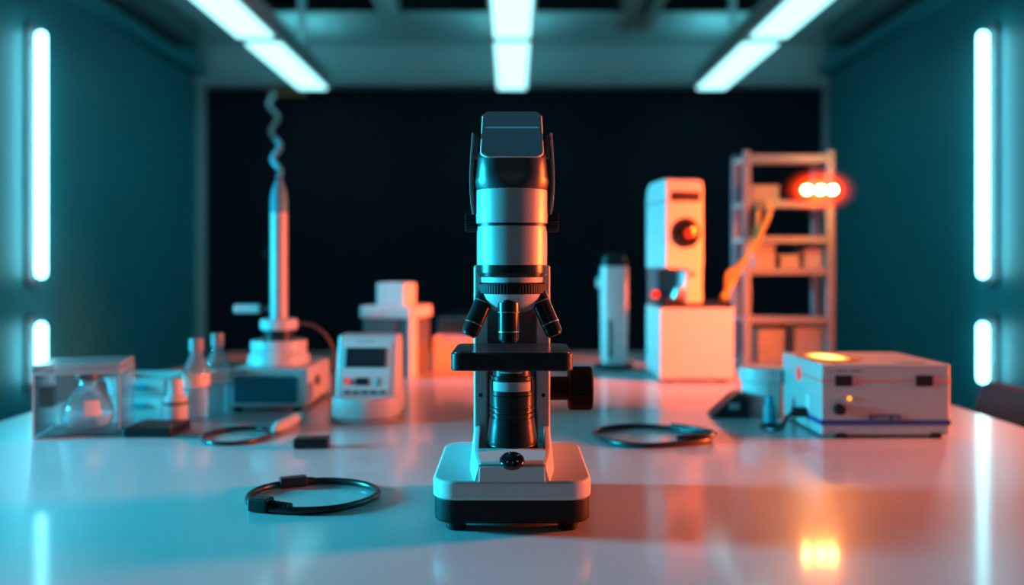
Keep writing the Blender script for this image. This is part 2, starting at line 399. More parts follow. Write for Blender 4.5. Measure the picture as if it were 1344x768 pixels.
# dial button on the cradle
dl = MB().lathe([(.0128, 0), (.0128, .003), (.0118, .0045), (.0095, .0055), (.004, .0062), (.0005, .0063)], (0, .8395, .0690), (0, -.45, 1), 48).build('dial_button', 'black_gloss', mic)
b = MB()
for a in (-2.2, -1.5, -.8, .6, 1.9): b.box(-.0012, .0012, -.0003, .0003, 0, .0004, mat=Matrix.Translation((math.cos(a)*.008, .855+math.sin(a)*.008-.0004, .0761)) @ Matrix.Rotation(a, 4, 'Z'))
mk_ = Matrix.Translation((0, .8395, .0690)) @ Vector((0, 0, 1)).rotation_difference(Vector((0, -.45, 1))).to_matrix().to_4x4() @ Matrix.Translation((0, -.855, -.0702)); b.bm.transform(mk_)
b.build('dial_marks', 'band', dl)
# focus knob (fluted) with shaft
fk = MB().lathe([(.0235, 0), (.0258, .002), (.0258, .0265), (.024, .0285), (.0005, .0287)], (.0668, .985, .123), (1, 0, 0), 72, knurl=.035).build('focus_knob', 'knob', mic)
MB().lathe([(.0142, 0), (.0142, .021), (.0135, .0235)], (.0435, .985, .123), (1, 0, 0), 40).build('knob_shaft', 'knob', fk)
# turret
MB().lathe([(.036, .2565), (.0375, .2575), (.0382, .2605), (.0386, .2615), (.0386, .2695), (.038, .270)], (0, D0, 0), n=64).build('collar_ring', 'black_satin', mic)
MB().lathe([(.0335, .2495), (.034, .2565)], (0, D0, 0), n=64).build('turret_neck', 'white', mic)
MB().lathe([(.0355, .2385), (.0376, .2392), (.0376, .2490), (.0345, .2508)], (0, D0, 0), n=140, knurl=.015).build('knurled_ring', 'rubber', mic)
MB().lathe([(.006, .2175), (.019, .2195), (.0275, .2245), (.0335, .2325), (.0352, .2387)], (0, D0, 0), n=64).build('turret_cone', 'white', mic)
def objective(p0, p1, r):
    p0, p1 = Vector(p0), Vector(p1); L = (p1-p0).length; d = p1-p0
    o = MB().lathe([(r*.82, 0), (r*.82, L*.12), (r*1.02, L*.13), (r*1.05, L*.16), (r*1.05, L*.33), (r*1.0, L*.345), (r*1.0, L*.75), (r*.97, L*.77), (r*.97, L*.9), (r*.93, L*.955), (r*.76, L*.965), (r*.72, L), (r*.01, L*.998)], p0, d, 40).build('objective', 'black_satin', mic)
    MB().lathe([(r*1.0, L*.335), (r*1.075, L*.337), (r*1.075, L*.352), (r*1.0, L*.354)], p0, d, 40).build('silver_band', 'grey', o)
    MB().lathe([(r*.97, L*.755), (r*1.035, L*.757), (r*1.035, L*.775), (r*.97, L*.777)], p0, d, 40).build('tip_band', 'steel', o)
objective((-.0035, .886, .236), (-.0035, .884, .1868), .0112)
objective((-.0235, .905, .2475), (-.0468, .893, .1935), .0098)
objective((.0235, .905, .2475), (.0468, .893, .1935), .0098)
# barrel
MB().lathe([(.0383, .2695), (.0387, .2702), (.0387, .3122), (.0382, .313)], (0, D0, 0), n=72).build('lower_barrel', 'silver', mic)
MB().lathe([(.0385, .3128), (.0385, .3142), (.0405, .3148), (.0408, .316), (.0408, .350), (.0402, .3525)], (0, D0, 0), n=72).build('upper_barrel', 'silver', mic)
MB().lathe([(.0395, .3115), (.0395, .315)], (0, D0, 0), n=72).build('seam_ring', 'black', mic)
# head
hd = MB()
def ring(hx, hy, r, z, cy=D0): return [(p[0], p[1], z) for p in rrect(hx, hy, r, 0, cy, 8)]
hd.loft([ring(.0405, .0405, .0404, .3505), ring(.0412, .0408, .039, .354), ring(.0412, .0405, .034, .361), ring(.0398, .039, .03, .364),
         ring(.0385, .0388, .026, .371), ring(.0372, .0388, .024, .3838), ring(.0370, .036, .02, .3885, .9127), ring(.0368, .028, .016, .398, .924), ring(.0360, .024, .014, .4085, .930), ring(.034, .021, .012, .4105, .932)])
head = hd.build('head', 'black_head', mic)
# slanted screen hood: rounded outline on the slope, running straight back into the head
yb, zb, yt, zt = .8705, .3845, .938, .4435
L = math.hypot(yt-yb, zt-zb); ang = math.atan2(zt-zb, yt-yb)
Rm = Matrix.Translation((0, yb, zb)) @ Matrix.Rotation(ang, 4, 'X')         # local: x, y up the slope, z out of it
def outl(hx, e, z=0, back=0.0, drop=0.0): return [tuple(Rm @ Vector((p[0], p[1], z)) + Vector((0, back, -drop))) for p in rrect(hx, L/2+e, .0095, 0, L/2, 8)]
hood = MB(); hood.loft([outl(.0312, -.001), outl(.0326, .0), outl(.0332, .0, -.0012), outl(.0334, 0, -.0012, .004), outl(.0340, 0, -.0012, .03, .004)])
ho = hood.build('screen_hood', 'black_head', mic)
MB().loft([outl(.0318, -.0008, .0004), outl(.0330, .0006, .0002), outl(.0338, .0008, -.0012), outl(.0339, .0008, -.0012, .0035)]).build('screen_rim', 'white_soft', ho)
MB().prism(rrect(.0310, L/2-.0010, .0085, 0, L/2, 8), 'z', -.001, .0008, .0002, mat=Rm).build('screen', 'screen', ho)
MB().box(-.0295, .0295, L*.60, L*.635, .0002, .0012, .0003, mat=Rm).build('screen_glint', 'screen_glint', ho)
for sx in (-1, 1):
    o = [(sx*x, z) for x, z in ((.0415, .4135), (.0435, .4135), (.0452, .39), (.0462, .37), (.046, .35), (.0448, .335), (.043, .325), (.0408, .325), (.0425, .337), (.0436, .352), (.0437, .37), (.0428, .39), (.0415, .403))]
    ar = MB().prism(o, 'y', .897, .927, .0006).build('side_arm', 'silver', mic)
    MB().box(min(sx*.0365, sx*.0425), max(sx*.0365, sx*.0425), .9, .924, .388, .411, .0012).build('arm_mount', 'dkgrey', ar)
    kn = MB().lathe([(.0105, 0), (.0118, .001), (.0118, .0098), (.0105, .0115), (.0005, .0117)], (sx*.0398, D0, .3175), (sx, 0, 0), 48, knurl=.06).build('side_knob', 'black', mic)

# ------------------------------------------------------------------ helper for things on the table
def on(px_x, d): return (px_x, d, TZ)

# cable loops
def loop(cx, cy, rx, ry, z, wob=.04, n=9, ph=0.0, a0=0, a1=2*PI):
    random.seed(int(cx*1000)+5); out = []
    for k in range(n):
        a = a0+(a1-a0)*k/n + ph; q = 1+random.uniform(-wob, wob)
        out.append((cx+rx*q*math.cos(a), cy+ry*q*math.sin(a), z))
    return out
t = thing('cable', 'thick black cable coiled in a ring with a ribbed plug, in front of the others', 'cable', (-.23, .955, TZ))
MB().tube(spline(loop(0, 0, .0735, .062, .0042, .015, 12), 8, True), .0040, 14, True).build('cord', 'cable', t)
pa = Vector((-.0455, .0465, .0075))
MB().box(-.0160, .0160, -.0072, .0072, -.0062, .0062, .0018, mat=Matrix.Translation((-.036, .0495, .0065)) @ Matrix.Rotation(.42, 4, 'Z')).build('ferrite_block', 'black', t)
MB().cyl((-.0215, .0563, .0052), (-.013, .0595, .005), .0052, .0045, 16).build('collar', 'black', t)
pl = MB().box(-.0125, .0125, -.0085, .0085, -.0078, .0078, .003, mat=Matrix.Translation((-.045, -.0505, .0080)) @ Matrix.Rotation(-.3, 4, 'Z')).build('plug', 'black', t)
b = MB()
for k in range(5):
    x = -.0315+k*.0047; b.cyl((x, -.0545-.0011*k, .0066), (x+.0027, -.0550-.0011*k, .0066), .0064-.0003*k, None, 18)
b.build('strain_relief', 'rubber', pl)

t = thing('cable', 'thin black cable loop lying beside the white marker and grey keypad', 'cable', (-.433, 1.297, TZ))
MB().tube(spline(loop(0, 0, .05, .06, .003, .03, 10), 8, True), .0030, 12, True).build('cord', 'cable', t)
MB().tube(spline([(-.046, -.016, .003), (-.075, -.006, .003), (-.105, .002, .003)]), .0022, 10).build('lead', 'cable', t)
for p in ((-.012, .0575), (.002, .058)): MB().lathe([(.0025, 0), (.0038, .001), (.0038, .004), (.0022, .0056), (.0004, .006)], (p[0], p[1], .0045), n=18).build('brass_contact', 'orange', t)

t = thing('cable', 'plain black cable loop lying alone between microscope and power supply', 'cable', (.218, 1.29, TZ))
c = [(-.088, .02, .004), (-.066, .06, .004), (-.02, .078, .004), (.03, .066, .004), (.07, .03, .0042), (.088, -.012, .0045), (.07, -.037, .004), (.02, -.062, .004), (-.03, -.072, .004), (-.07, -.04, .004)]
MB().tube(spline(c, 8, True), .0042, 14, True).build('cord', 'cable', t)
MB().tube(spline([(.04, .046, .0118), (.075, .012, .0122), (.092, -.022, .0122), (.074, -.042, .0118), (.03, -.05, .0112)]), .0038, 12).build('cord_tail', 'cable', t)

# marker and small black dongle
t = thing('marker', 'short white marker lying on the table beside the small black block', 'marker', (-.367, 1.36, TZ))
d = Vector((.012, .11, 0)).normalized(); p = Vector((-.012, -.05, .0095))
MB().lathe([(.007, 0), (.0092, .002), (.0095, .03), (.0095, .098), (.008, .1005), (.0004, .101)], p+d*.018, d, 28).build('barrel', 'white_soft', t)
MB().lathe([(.0004, 0), (.0045, .0005), (.0065, .0145), (.0085, .019)], p, d, 28).build('tip_cap', 'acr_edge', t)
t = thing('adapter', 'small rectangular black adapter block lying in front of the white marker', 'adapter', (-.298, 1.225, TZ), .04)
MB().box(-.0235, .0265, -.014, .014, 0, .0155, .003).build('case', 'black', t)
MB().box(-.0275, -.0235, -.006, .006, .005, .010, .0008).build('connector', 'steel', t)

# acrylic case with flask
t = thing('display_case', 'clear acrylic case with a lid holding a round flask, at the table edge', 'case', (-.694, 1.345, TZ), .26)
W, Dp, H, th = .061, .058, .115, .004
MB().box(-W, W, -Dp, Dp, 0, .006, .001).build('base_plate', 'acrylic', t)
for nme, a in (('front_pane', (-W, W, -Dp, -Dp+th)), ('back_pane', (-W, W, Dp-th, Dp)), ('side_pane', (-W, -W+th, -Dp+th, Dp-th)), ('side_pane', (W-th, W, -Dp+th, Dp-th))):
    MB().box(*a, .006, H-.014, .0005).build(nme, 'acrylic', t)
ld = MB().box(-W-.002, W+.002, -Dp-.002, Dp+.002, H-.014, H, .003).build('lid', 'acr_lid', t)
b = MB()
for sx in (-1, 1):
    for sy in (-1, 1): b.box(sx*W-.0012, sx*W+.0012, sy*Dp-.0012, sy*Dp+.0012, .002, H-.013)
for z in (.0015, H-.014, H-.0012):
    for sy in (-1, 1): b.box(-W, W, sy*Dp-.001, sy*Dp+.001, z-.001, z+.001)
    for sx in (-1, 1): b.box(sx*W-.001, sx*W+.001, -Dp, Dp, z-.001, z+.001)
b.build('edge_strip', 'acr_edge', t)
MB().box(-W+.004, -W+.026, -.05, -.02, .048, .080, .003).build('black_latch', 'black', t)
f = thing('flask', 'round clear glass flask with black cap inside the acrylic case', 'flask', (-.692, 1.349, TZ+.0065))
MB().lathe([(.0005, .001), (.027, .0005), (.034, .004), (.038, .013), (.0385, .022), (.037, .034), (.032, .046), (.0235, .0575), (.0165, .0645), (.0135, .070), (.0125, .078)], n=40).build('glass_body', 'flask', f)
MB().lathe([(.0005, .003), (.031, .003), (.0355, .011), (.0365, .022), (.0005, .0222)], n=40).build('liquid', 'liquid', f)
MB().lathe([(.0185, .0775), (.0195, .0785), (.0195, .0865), (.0185, .088), (.0005, .0882)], n=36).build('cap', 'black', f)
pts = [(-.1+1.0*k/8) for k in range(9)]
def wrap(name, mat, par, R, z0, z1, a0, a1, R1=None):
    R1 = R1 or R; b = MB(); rs = []
    for k in range(13):
        a = a0+(a1-a0)*k/12; s, c = math.sin(a), -math.cos(a)
        rs.append([(R*s, R*c, z0), (R1*s, R1*c, z1), (R1*.97*s, R1*.97*c, z1), (R*.97*s, R*.97*c, z0)])
    b.loft(rs); return b.build(name, mat, par)
wrap('label', 'label_o', f, .0394, .023, .047, .30, .95, .0350)

# keypad tray, trays, bottles
t = thing('keypad', 'flat dark grey keypad lying in front of the small dropper bottle', 'keypad', (-.573, 1.335, TZ))
MB().prism(rrect(.039, .042, .006), 'z', 0, .014, .002, mat=None).build('case', 'black', t)
for r in range(3):
    for c in range(5): MB().box(-.034+c*.0140, -.0235+c*.0140, -.03+r*.018, -.018+r*.018, .0135, .0165, .001).build('key', 'dkgrey', t)
for k, (z, lab) in enumerate(((0, 'white shallow plastic tray behind the keypad, under its twin'), (.033, 'white shallow plastic tray behind the keypad, on top of its twin'))):
    t = thing('storage_tray', lab, 'tray', (-.685, 1.555, TZ+z), 0.05*k, 'stacked white trays')
    MB().loft([[(p[0], p[1], zz) for p in rrect(hx, hy, .012)] for zz, hx, hy in ((0, .053, .048), (.004, .055, .05), (.028, .058, .053), (.029, .061, .056), (.032, .061, .056), (.032, .056, .051), (.012, .053, .048))]).build('tray_body', 'white_soft', t)
    MB().box(-.02, .02, -.0575, -.0535, .010, .02, .001).build('label_holder', 'teal_p', t)
def bottle(x, y, r, h, lab, name='glass_bottle'):
    t = thing(name, lab, 'bottle', (x, y, TZ), 0, 'clear glass bottles')
    MB().lathe([(.0005, .0015), (r*.85, 0), (r, .003), (r, h*.55), (r*.96, h*.61), (r*.75, h*.7), (r*.5, h*.78), (r*.42, h*.83), (r*.42, h*.93), (r*.48, h*.935), (r*.48, h*.985), (r*.42, h)], n=36, cap=False).build('glass_body', 'glass', t)
    MB().lathe([(.0005, .003), (r*.9, .003), (r*.93, .006), (r*.93, h*.38), (.0005, h*.382)], n=36).build('liquid', 'liquid', t)
    MB().lathe([(r*.49, h*.84), (r*.54, h*.845), (r*.54, h*.99), (r*.5, h*1.0), (.0005, h*1.001)], n=28).build('cap', 'grey', t)
    MB().lathe([(r*1.012, h*.41), (r*1.02, h*.412), (r*1.02, h*.568), (r*1.012, h*.57)], n=36, cap=False).build('label_band', 'label_o', t)
    return t
bottle(-.556, 1.455, .0225, .1415, 'clear glass bottle with pale label band, the nearer of the two beside the display controller')
bottle(-.534, 1.497, .0205, .147, 'clear glass bottle with pale label band, slightly behind its twin and nearest the display controller')
t = thing('dropper_bottle', 'small white dropper bottle with dark ring standing behind the keypad', 'bottle', (-.575, 1.412, TZ))
MB().lathe([(.0005, 0), (.0185, 0), (.0195, .002), (.0195, .035), (.018, .044), (.0125, .05), (.0115, .052)], n=36).build('body', 'white_soft', t)
MB().lathe([(.0197, .033), (.0203, .0335), (.0203, .0375), (.0194, .038)], n=36, cap=False).build('ring', 'dkgrey', t)
MB().lathe([(.012, .05), (.0118, .073), (.0105, .0765), (.0005, .077)], n=32).build('cap', 'white_soft', t)

# display controller
t = thing('display_controller', 'white bench controller with a wide dark blue display, under the tall stirrer', 'controller', (-.452, 1.52, TZ))
MB().box(-.071, .071, 0, .2, .008, .078, .006, 3).build('housing', 'white', t)
bz = MB().box(-.066, .066, -.004, .004, .013, .074, .003).build('bezel', 'white_soft', t)
MB().box(-.059, .0575, -.0062, -.003, .0175, .0665, .002).build('screen', 'ctl_screen', bz)
MB().lathe([(.008, 0), (.0095, .001), (.0095, .006), (.008, .007), (.0004, .0072)], (.071, .085, .048), (1, 0, 0), 24).build('side_knob', 'dkgrey', t)
MB().box(.0705, .0725, .02, .06, .015, .05, .001).build('side_vent', 'grey', t)
for x in (-.055, .055):
    for y in (.012, .185): MB().box(x-.008, x+.008, y-.008, y+.008, 0, .009, .002).build('foot', 'rubber', t)
t = thing('overhead_stirrer', 'tall upright stirrer with slim rod and round white base on the controller', 'stirrer', (-.457, 1.62, TZ+.0785))
MB().lathe([(.0005, 0), (.057, 0), (.059, .003), (.0585, .013), (.054, .021), (.0515, .026), (.0525, .028), (.0535, .031), (.0535, .043), (.0515, .046), (.0005, .0465)], n=56).build('base', 'white', t)
MB().lathe([(.029, .0455), (.029, .067)], n=40).build('neck', 'black', t)
MB().lathe([(.033, .066), (.036, .069), (.036, .084), (.033, .0875), (.0195, .088)], n=40).build('collar', 'white', t)
MB().lathe([(.0168, .087), (.0168, .293), (.0165, .296)], n=40).build('rod', 'rod', t)
MB().lathe([(.0167, .295), (.0167, .318), (.0145, .338), (.0095, .352), (.0075, .358), (.0005, .36)], n=40).build('tip', 'tealcable', t)
h = MB().lathe([(.0078, 0), (.0095, .002), (.0095, .048), (.0078, .05), (.0005, .0502)], (-.037, 0, .107), (-1, 0, 0), 28).build('handle', 'white_soft', t)
MB().cyl((-.017, 0, .107), (-.038, 0, .107), .0045, n=16).build('handle_rod', 'dkgrey', h)
MB().lathe([(.006, 0), (.0078, .001), (.0078, .008), (.006, .0095), (.0005, .01)], (-.019, 0, .215), (-1, 0, 0), 24).build('clamp_knob', 'black', t)
MB().tube(spline([(.034, .01, .077), (.06, .02, .073), (.085, .03, .052), (.098, .04, .02), (.1, .045, -.02), (.1, .06, -.076)]), .0035, 12).build('hose', 'dkgrey', t)
# wavy supply cable strung from stirrer tip up to the bracket on the back wall
A = Vector((-.457, 1.62, TZ+.0785+.359)); B = Vector((-1.50, 5.155, FR+1.10))
ps = []; rs = []
dA = (A.y); dB = (B.y)
for k in range(120):
    u = k/119
    # even spacing as the cable recedes
    y = 1/((1-u)/dA + u/dB); w = (y-dA)/(dB-dA)
    p = A.lerp(B, w); p.x += .0050*y*math.sin(u*PI*6.5)*min(1, 6*u)*min(1, 8*(1-u)); ps.append(p); rs.append(.0065+.0042*w)
tag(MB().tube(ps, rs, 10).build('supply_cable', 'tealcable'), 'wavy grey blue supply cable running up from the stirrer tip to the back wall', 'cable')
t = thing('cable_bracket', 'small brown metal bracket holding the wavy cable at the top of the dark panel', 'bracket', (-1.5, 5.26, FR+1.1))
MB().box(-.03, .2, -.03, 0, -.02, .02, .004).build('arm', 'bracket', t)
MB().lathe([(.03, 0), (.034, .004), (.034, .03), (.03, .034)], (0, -.1, 0), (0, 1, 0), 24).build('clamp', 'bracket', t)
MB().box(-.012, .012, -.07, 0, -.012, .012, .002).build('stem', 'beam', t)

# digital meter
t = thing('digital_meter', 'white upright digital meter with dark display and red button', 'meter', (-.2555, 1.397, TZ))
oc = []
for k in range(25):
    a = PI + PI*k/24; oc.append((.0575*math.cos(a), .042+.042*math.sin(a)))
oc = oc + [(.0575, .13), (-.0575, .13)]
MB().prism(oc, 'z', 0, .043, .006, 3).build('base', 'white', t)
MB().prism([(x*1.015, (y-.05)*1.015+.05) for x, y in oc], 'z', .006, .010, .001).build('base_groove', 'grey', t)
# tilted head: profile (y,z) extruded along x
MB().prism([(.034, .038), (.062, .143), (.068, .147), (.112, .147), (.124, .13), (.128, .038)], 'x', -.0515, .0545, .005, 3).build('head', 'white', t)
ph = math.atan2(.143-.038, .062-.034)
Fm = Matrix.Translation((0, .034, .038)) @ Matrix.Rotation(ph, 4, 'X')      # x, y along slope, z outward
pn = MB().prism(rrect(.043, .0475, .004, .000, .055), 'z', -.001, .0012, .0004, mat=Fm).build('face_panel', 'white_soft', t)
lc = MB().box(-.036, .034, .055, .090, .0008, .0028, .0008, mat=Fm).build('display', 'lcd', pn)
MB().lathe([(.0058, 0), (.0058, .003), (.0045, .0042), (.0003, .0044)], Fm @ Vector((-.033, .031, .001)), Fm.to_3x3() @ Vector((0, 0, 1)), 24).build('red_button', 'red', pn)
MB().box(-.017, .006, .024, .037, .0008, .0025, .0006, mat=Fm).build('small_display', 'lcd', pn)
MB().box(.021, .026, .022, .038, .0008, .002, .0004, mat=Fm).build('switch', 'grey', pn)
for k in range(5): MB().box(-.036+k*.0155, -.026+k*.0155, .009, .015, .0008, .003, .001, mat=Fm).build('key', 'dkgrey', pn)
b = MB()
for k in range(6): b.box(-.016+k*.005, -.0125+k*.005, .0985, .1015, -.0005, .0013, mat=Fm)
b.build('nameplate_mark', 'grey', pn)

# analyser tower behind meter
t = thing('analyser', 'boxy white and dark grey analyser with a small cube on its lid, behind the meter', 'analyser', (-.305, 2.0, TZ), -.28)
MB().box(-.062, .062, 0, .13, 0, .142, .003).build('body', 'dkgrey', t)
MB().box(-.055, .03, -.004, .002, .004, .14, .002).build('front_panel', 'dkgrey', t)
MB().box(.0585, .0655, -.004, .040, 0, .145, .002).build('side_pillar', 'white', t)
MB().box(-.067, .068, -.008, .135, .142, .172, .005).build('lid', 'white', t)
MB().box(-.05, -.01, -.0095, -.007, .151, .163, .0006).build('lid_plate', 'white_soft', t)
MB().box(-.035, .04, .02, .095, .172, .228, .004).build('top_cube', 'white_soft', t)
# open carton and dark case
t = thing('carton', 'pale open carton with a dipped front edge, behind the microscope stage', 'box', (-.14, 2.12, TZ))
MB().prism([(-.062, 0), (.062, 0), (.062, .088), (.045, .093), (.02, .076), (-.018, .072), (-.04, .082), (-.062, .083)], 'y', 0, .004, .0005).build('front_panel', 'paper', t)
for x in (-.062, .058): MB().box(x, x+.004, .004, .1, 0, .085, .0005).build('side_panel', 'paper', t)
MB().box(-.062, .062, .1, .104, 0, .085, .0005).build('back_panel', 'paper', t)
MB().box(-.058, .058, .004, .1, 0, .004).build('bottom', 'paper', t)
t = thing('instrument_case', 'dark grey instrument case standing behind the pale open carton', 'case', (-.135, 2.26, TZ))
MB().box(-.07, .07, 0, .1, 0, .11, .008, 3).build('body', 'dkgrey', t)
MB().box(-.07, .07, 0, .1, .111, .126, .005).build('lid', 'dkgrey', t)
b = MB().tube(spline([(-.025, .05, .125), (-.025, .05, .137), (0, .05, .14), (.025, .05, .137), (.025, .05, .125)]), .004); b.build('handle', 'black', t)

# ------------------------------------------------------------------ right half
# slim upright device
t = thing('pipette_controller', 'slim upright white device with black top on a round black foot', 'instrument', (.268, 2.17, TZ))
MB().lathe([(.0005, 0), (.05, 0), (.052, .003), (.052, .010), (.047, .014), (.0005, .0145)], n=48).build('foot', 'black', t)
MB().loft([[(p[0], p[1], z) for p in rrect(hx, hy, r)] for z, hx, hy, r in ((.014, .03, .028, .014), (.02, .0325, .03, .016), (.2, .0345, .032, .016), (.262, .0345, .032, .016), (.268, .033, .03, .015))]).build('body', 'white', t)
MB().loft([[(p[0], p[1], z) for p in rrect(hx, hy, r)] for z, hx, hy, r in ((.267, .031, .029, .014), (.285, .031, .029, .014), (.298, .026, .024, .012), (.301, .02, .018, .01))]).build('top_cap', 'black', t)
MB().box(-.02, -.008, -.0325, -.029, .03, .13, .001).build('slot', 'dkgrey', t)
MB().box(.008, .0085, -.0335, -.029, .02, .2).build('seam', 'grey', t)
MB().lathe([(.011, 0), (.0135, .001), (.0135, .010), (.011, .012), (.0005, .0122)], (-.033, 0, .225), (-1, 0, 0), 28).build('side_knob', 'white_soft', t)

# projector-like tower on a cabinet
t = thing('equipment_cabinet', 'white cubic cabinet on small feet, under the tall lens instrument', 'cabinet', (.4275, 1.911, TZ))
MB().box(-.0855, .0855, 0, .195, .007, .172, .004, 3).build('body', 'white', t)
MB().box(-.083, .083, .003, .192, .172, .181, .002).build('top_plate', 'black', t)
for x in (-.065, .06):
    for y in (.02, .17): MB().box(x-.012, x+.012, y-.01, y+.01, 0, .008, .001).build('foot', 'rubber', t)
t = thing('lens_instrument', 'tall white instrument with a round dark lens with red glow, standing on the white cabinet', 'instrument', (.396, 2.0, TZ+.1815), .2)
prof = [(-.055, .083), (.075, .083), (.075, .255), (.068, .278), (.05, .292), (-.035, .295), (-.05, .290), (-.055, .279)]
MB().prism(prof, 'x', -.048, .048, .006, 3).build('head', 'white', t)
MB().box(-.036, .04, -.0575, -.05, .240, .264, .003).build('top_slot', 'black', t)
MB().box(-.0492, -.0475, -.054, .074, .238, .242).build('side_seam', 'grey', t)
ln = MB().lathe([(.036, 0), (.036, .005), (.033, .007), (.029, .007), (.027, .003), (.0005, .003)], (.003, -.054, .166), (0, -1, 0), 48).build('lens_ring', 'black', t)
MB().lathe([(.027, 0), (.024, .002), (.015, .004), (.0005, .005)], (.003, -.0570, .166), (0, -1, 0), 40).build('lens', 'black_gloss', ln)
MB().lathe([(.011, 0), (.009, .003), (.0005, .0045)], (.007, -.0615, .164), (0, -1, 0), 28).build('lens_reflection', 'red_glow', ln)  # red reflection painted as an emissive spot in the lens
MB().box(.006, .048, -.05, .065, 0, .084, .003).build('support_post', 'white', t)
MB().box(-.046, .006, .0, .07, 0, .084, .002).build('recess', 'dkgrey', t)
MB().lathe([(.013, 0), (.012, .03), (.009, .034), (.0005, .035)], (-.012, -.03, .008), (.35, -.2, 1), 24).build('focus_cone', 'steel', t)
MB().box(-.042, .0, -.045, -.005, 0, .012, .002).build('sample_plate', 'black', t)
MB().lathe([(.009, 0), (.0095, .014), (.006, .018), (.0005, .0185)], (-.049, -.01, .02), (-1, 0, 0), 24).build('side_lamp', 'red_glow', t)
MB().box(.012, .028, -.0525, -.049, .06, .075, .001).build('rating_plate', 'grey', t)
MB().tube(spline([(.046, .03, .085), (.06, .03, .07), (.073, .028, .035), (.078, .022, .004)]), .006, 12).build('hose', 'greycable', t)

# shelf rack
X0, X1, Y0, Y1 = .601, .843, 2.15, 2.275
t = thing('shelf_rack', 'tall open metal shelf rack with pale bars at the far corner of the table', 'shelf', (.722, 2.2125, TZ))
cx, cy = .722, 2.2125
for x in (X0+.012, X1-.012):
    for y in (Y0+.009, Y1-.009):
        MB().box(x-cx-.0095, x-cx+.0095, y-cy-.009, y-cy+.009, 0, .572, .002).build('post', 'rack', t)
for z in (.009, .128, .256, .338, .432, .552):
    b = MB().box(X0-cx+.004, X1-cx-.004, Y0-cy+.004, Y1-cy-.004, z-.004, z+.004, .001)
    sh = b.build('shelf_board', 'fixture', t)
    MB().box(X0-cx+.024, X1-cx-.024, Y0-cy, Y0-cy+.006, max(.0005, z-.009), z+.009, .001).build('front_rail', 'rack', sh)
def carton(x0, x1, y0, y1, z, h, lab, mat='rack_box', lidm='rack_box'):
    t = thing('carton', lab, 'box', ((x0+x1)/2, (y0+y1)/2, TZ+z), 0, 'small cartons on the shelf rack')
    w, d = (x1-x0)/2, (y1-y0)/2
    MB().box(-w, w, -d, d, 0, h*.8, .002).build('body', mat, t)
    MB().box(-w-.001, w+.001, -d-.001, d+.001, h*.8, h, .002).build('lid', lidm, t)
q = Y0+.012
carton(.63, .70, q, q+.08, .437, .045, 'white box on the shelf beside the glowing red lamp')
carton(.634, .688, q, q+.08, .261, .065, 'tallest pale box of the three on the middle shelf')
carton(.703, .752, q, q+.07, .261, .038, 'lowest pale box of the three on the middle shelf')
carton(.766, .812, q, q+.07, .261, .053, 'pale box at the outer end of the middle shelf row')
carton(.645, .713, q, q+.08, .014, .09, 'tall pale box on the bottom shelf next to the empty post')
carton(.742, .815, q, q+.08, .014, .094, 'wide pale box on the bottom shelf behind the power supply')

# warning lamp: three bulbs and housing on the rack, halo painted as glowing volume
t = thing('warning_lamp', 'glowing red warning lamp with three white hot bulbs clamped to the shelf rack', 'lamp', (.786, 2.112, TZ+.464))
MB().loft([[(p[0], y, p[1]) for p in rrect(hx, hz, hz*.7, n=8)] for y, hx, hz in ((.028, .045, .012), (.022, .05, .016), (.006, .05, .016), (.002, .046, .013))]).build('housing', 'black', t)
MB().lathe([(.0005, -1)]+[(math.sin(PI*k/20), -math.cos(PI*k/20)) for k in range(1, 20)]+[(.0005, 1)], n=40).build('red_halo', halo_volume('red halo glow'), t).scale = (.112, .036, .07)  # glowing ellipsoid added for the halo, not a part of the lamp
for x in (-.034, .001, .032):
    MB().lathe([(.0095, 0), (.0095, .008), (.008, .0115), (.005, .0135), (.0005, .0145)], (x, -.002, 0), (0, -1, 0), 28).build('bulb', emis('hot bulb', (1, .44, .10), 230), t)

# yellow cable
t = thing('cable', 'yellow ochre cable looping from the white cabinet up onto the shelf rack', 'cable', (.505, 1.985, TZ+.187))
sh = lambda L: [(x-.505, y-1.985, z-.187) for x, y, z in L]
MB().tube(spline(sh([(.505, 1.985, .189), (.53, 2.02, .215), (.565, 2.07, .255), (.595, 2.105, .29), (.632, 2.125, .335), (.645, 2.13, .365), (.66, 2.133, .395), (.664, 2.133, .420), (.655, 2.136, .435)]), 8), .0075, 12).build('cord', 'yellow', t)
MB().tube(spline(sh([(.52, 1.990, .188), (.535, 2.05, .245), (.57, 2.09, .268), (.605, 2.115, .3), (.632, 2.134, .35), (.636, 2.138, .40), (.64, 2.140, .425)]), 8), .006, 12).build('cord', 'yellow', t)

# tub
t = thing('tub', 'round white plastic tub with a wide screw lid beside the power supply', 'tub', (.454, 1.50, TZ))
MB().lathe([(.0005, 0), (.033, 0), (.0345, .002), (.0365, .06), (.0365, .064)], n=48).build('body', 'white_soft', t)
MB().lathe([(.038, .06), (.0405, .062), (.0412, .064), (.0412, .082), (.039, .086), (.0005, .0866)], n=72, knurl=.008).build('lid', 'white', t)
# wedge
t = thing('phone_stand', 'black wedge shaped stand lying beside the round white tub', 'stand', (.389, 1.475, TZ))
MB().prism([(-.034, 0), (.031, 0), (.029, .03), (.022, .043), (.012, .045), (.002, .039), (-.03, .010), (-.035, .004)], 'y', -.02, .025, .003, 3).build('body', 'black', t)
MB().box(-.006, .012, -.0215, -.019, .016, .028, .0006).build('side_label', 'grey', t)

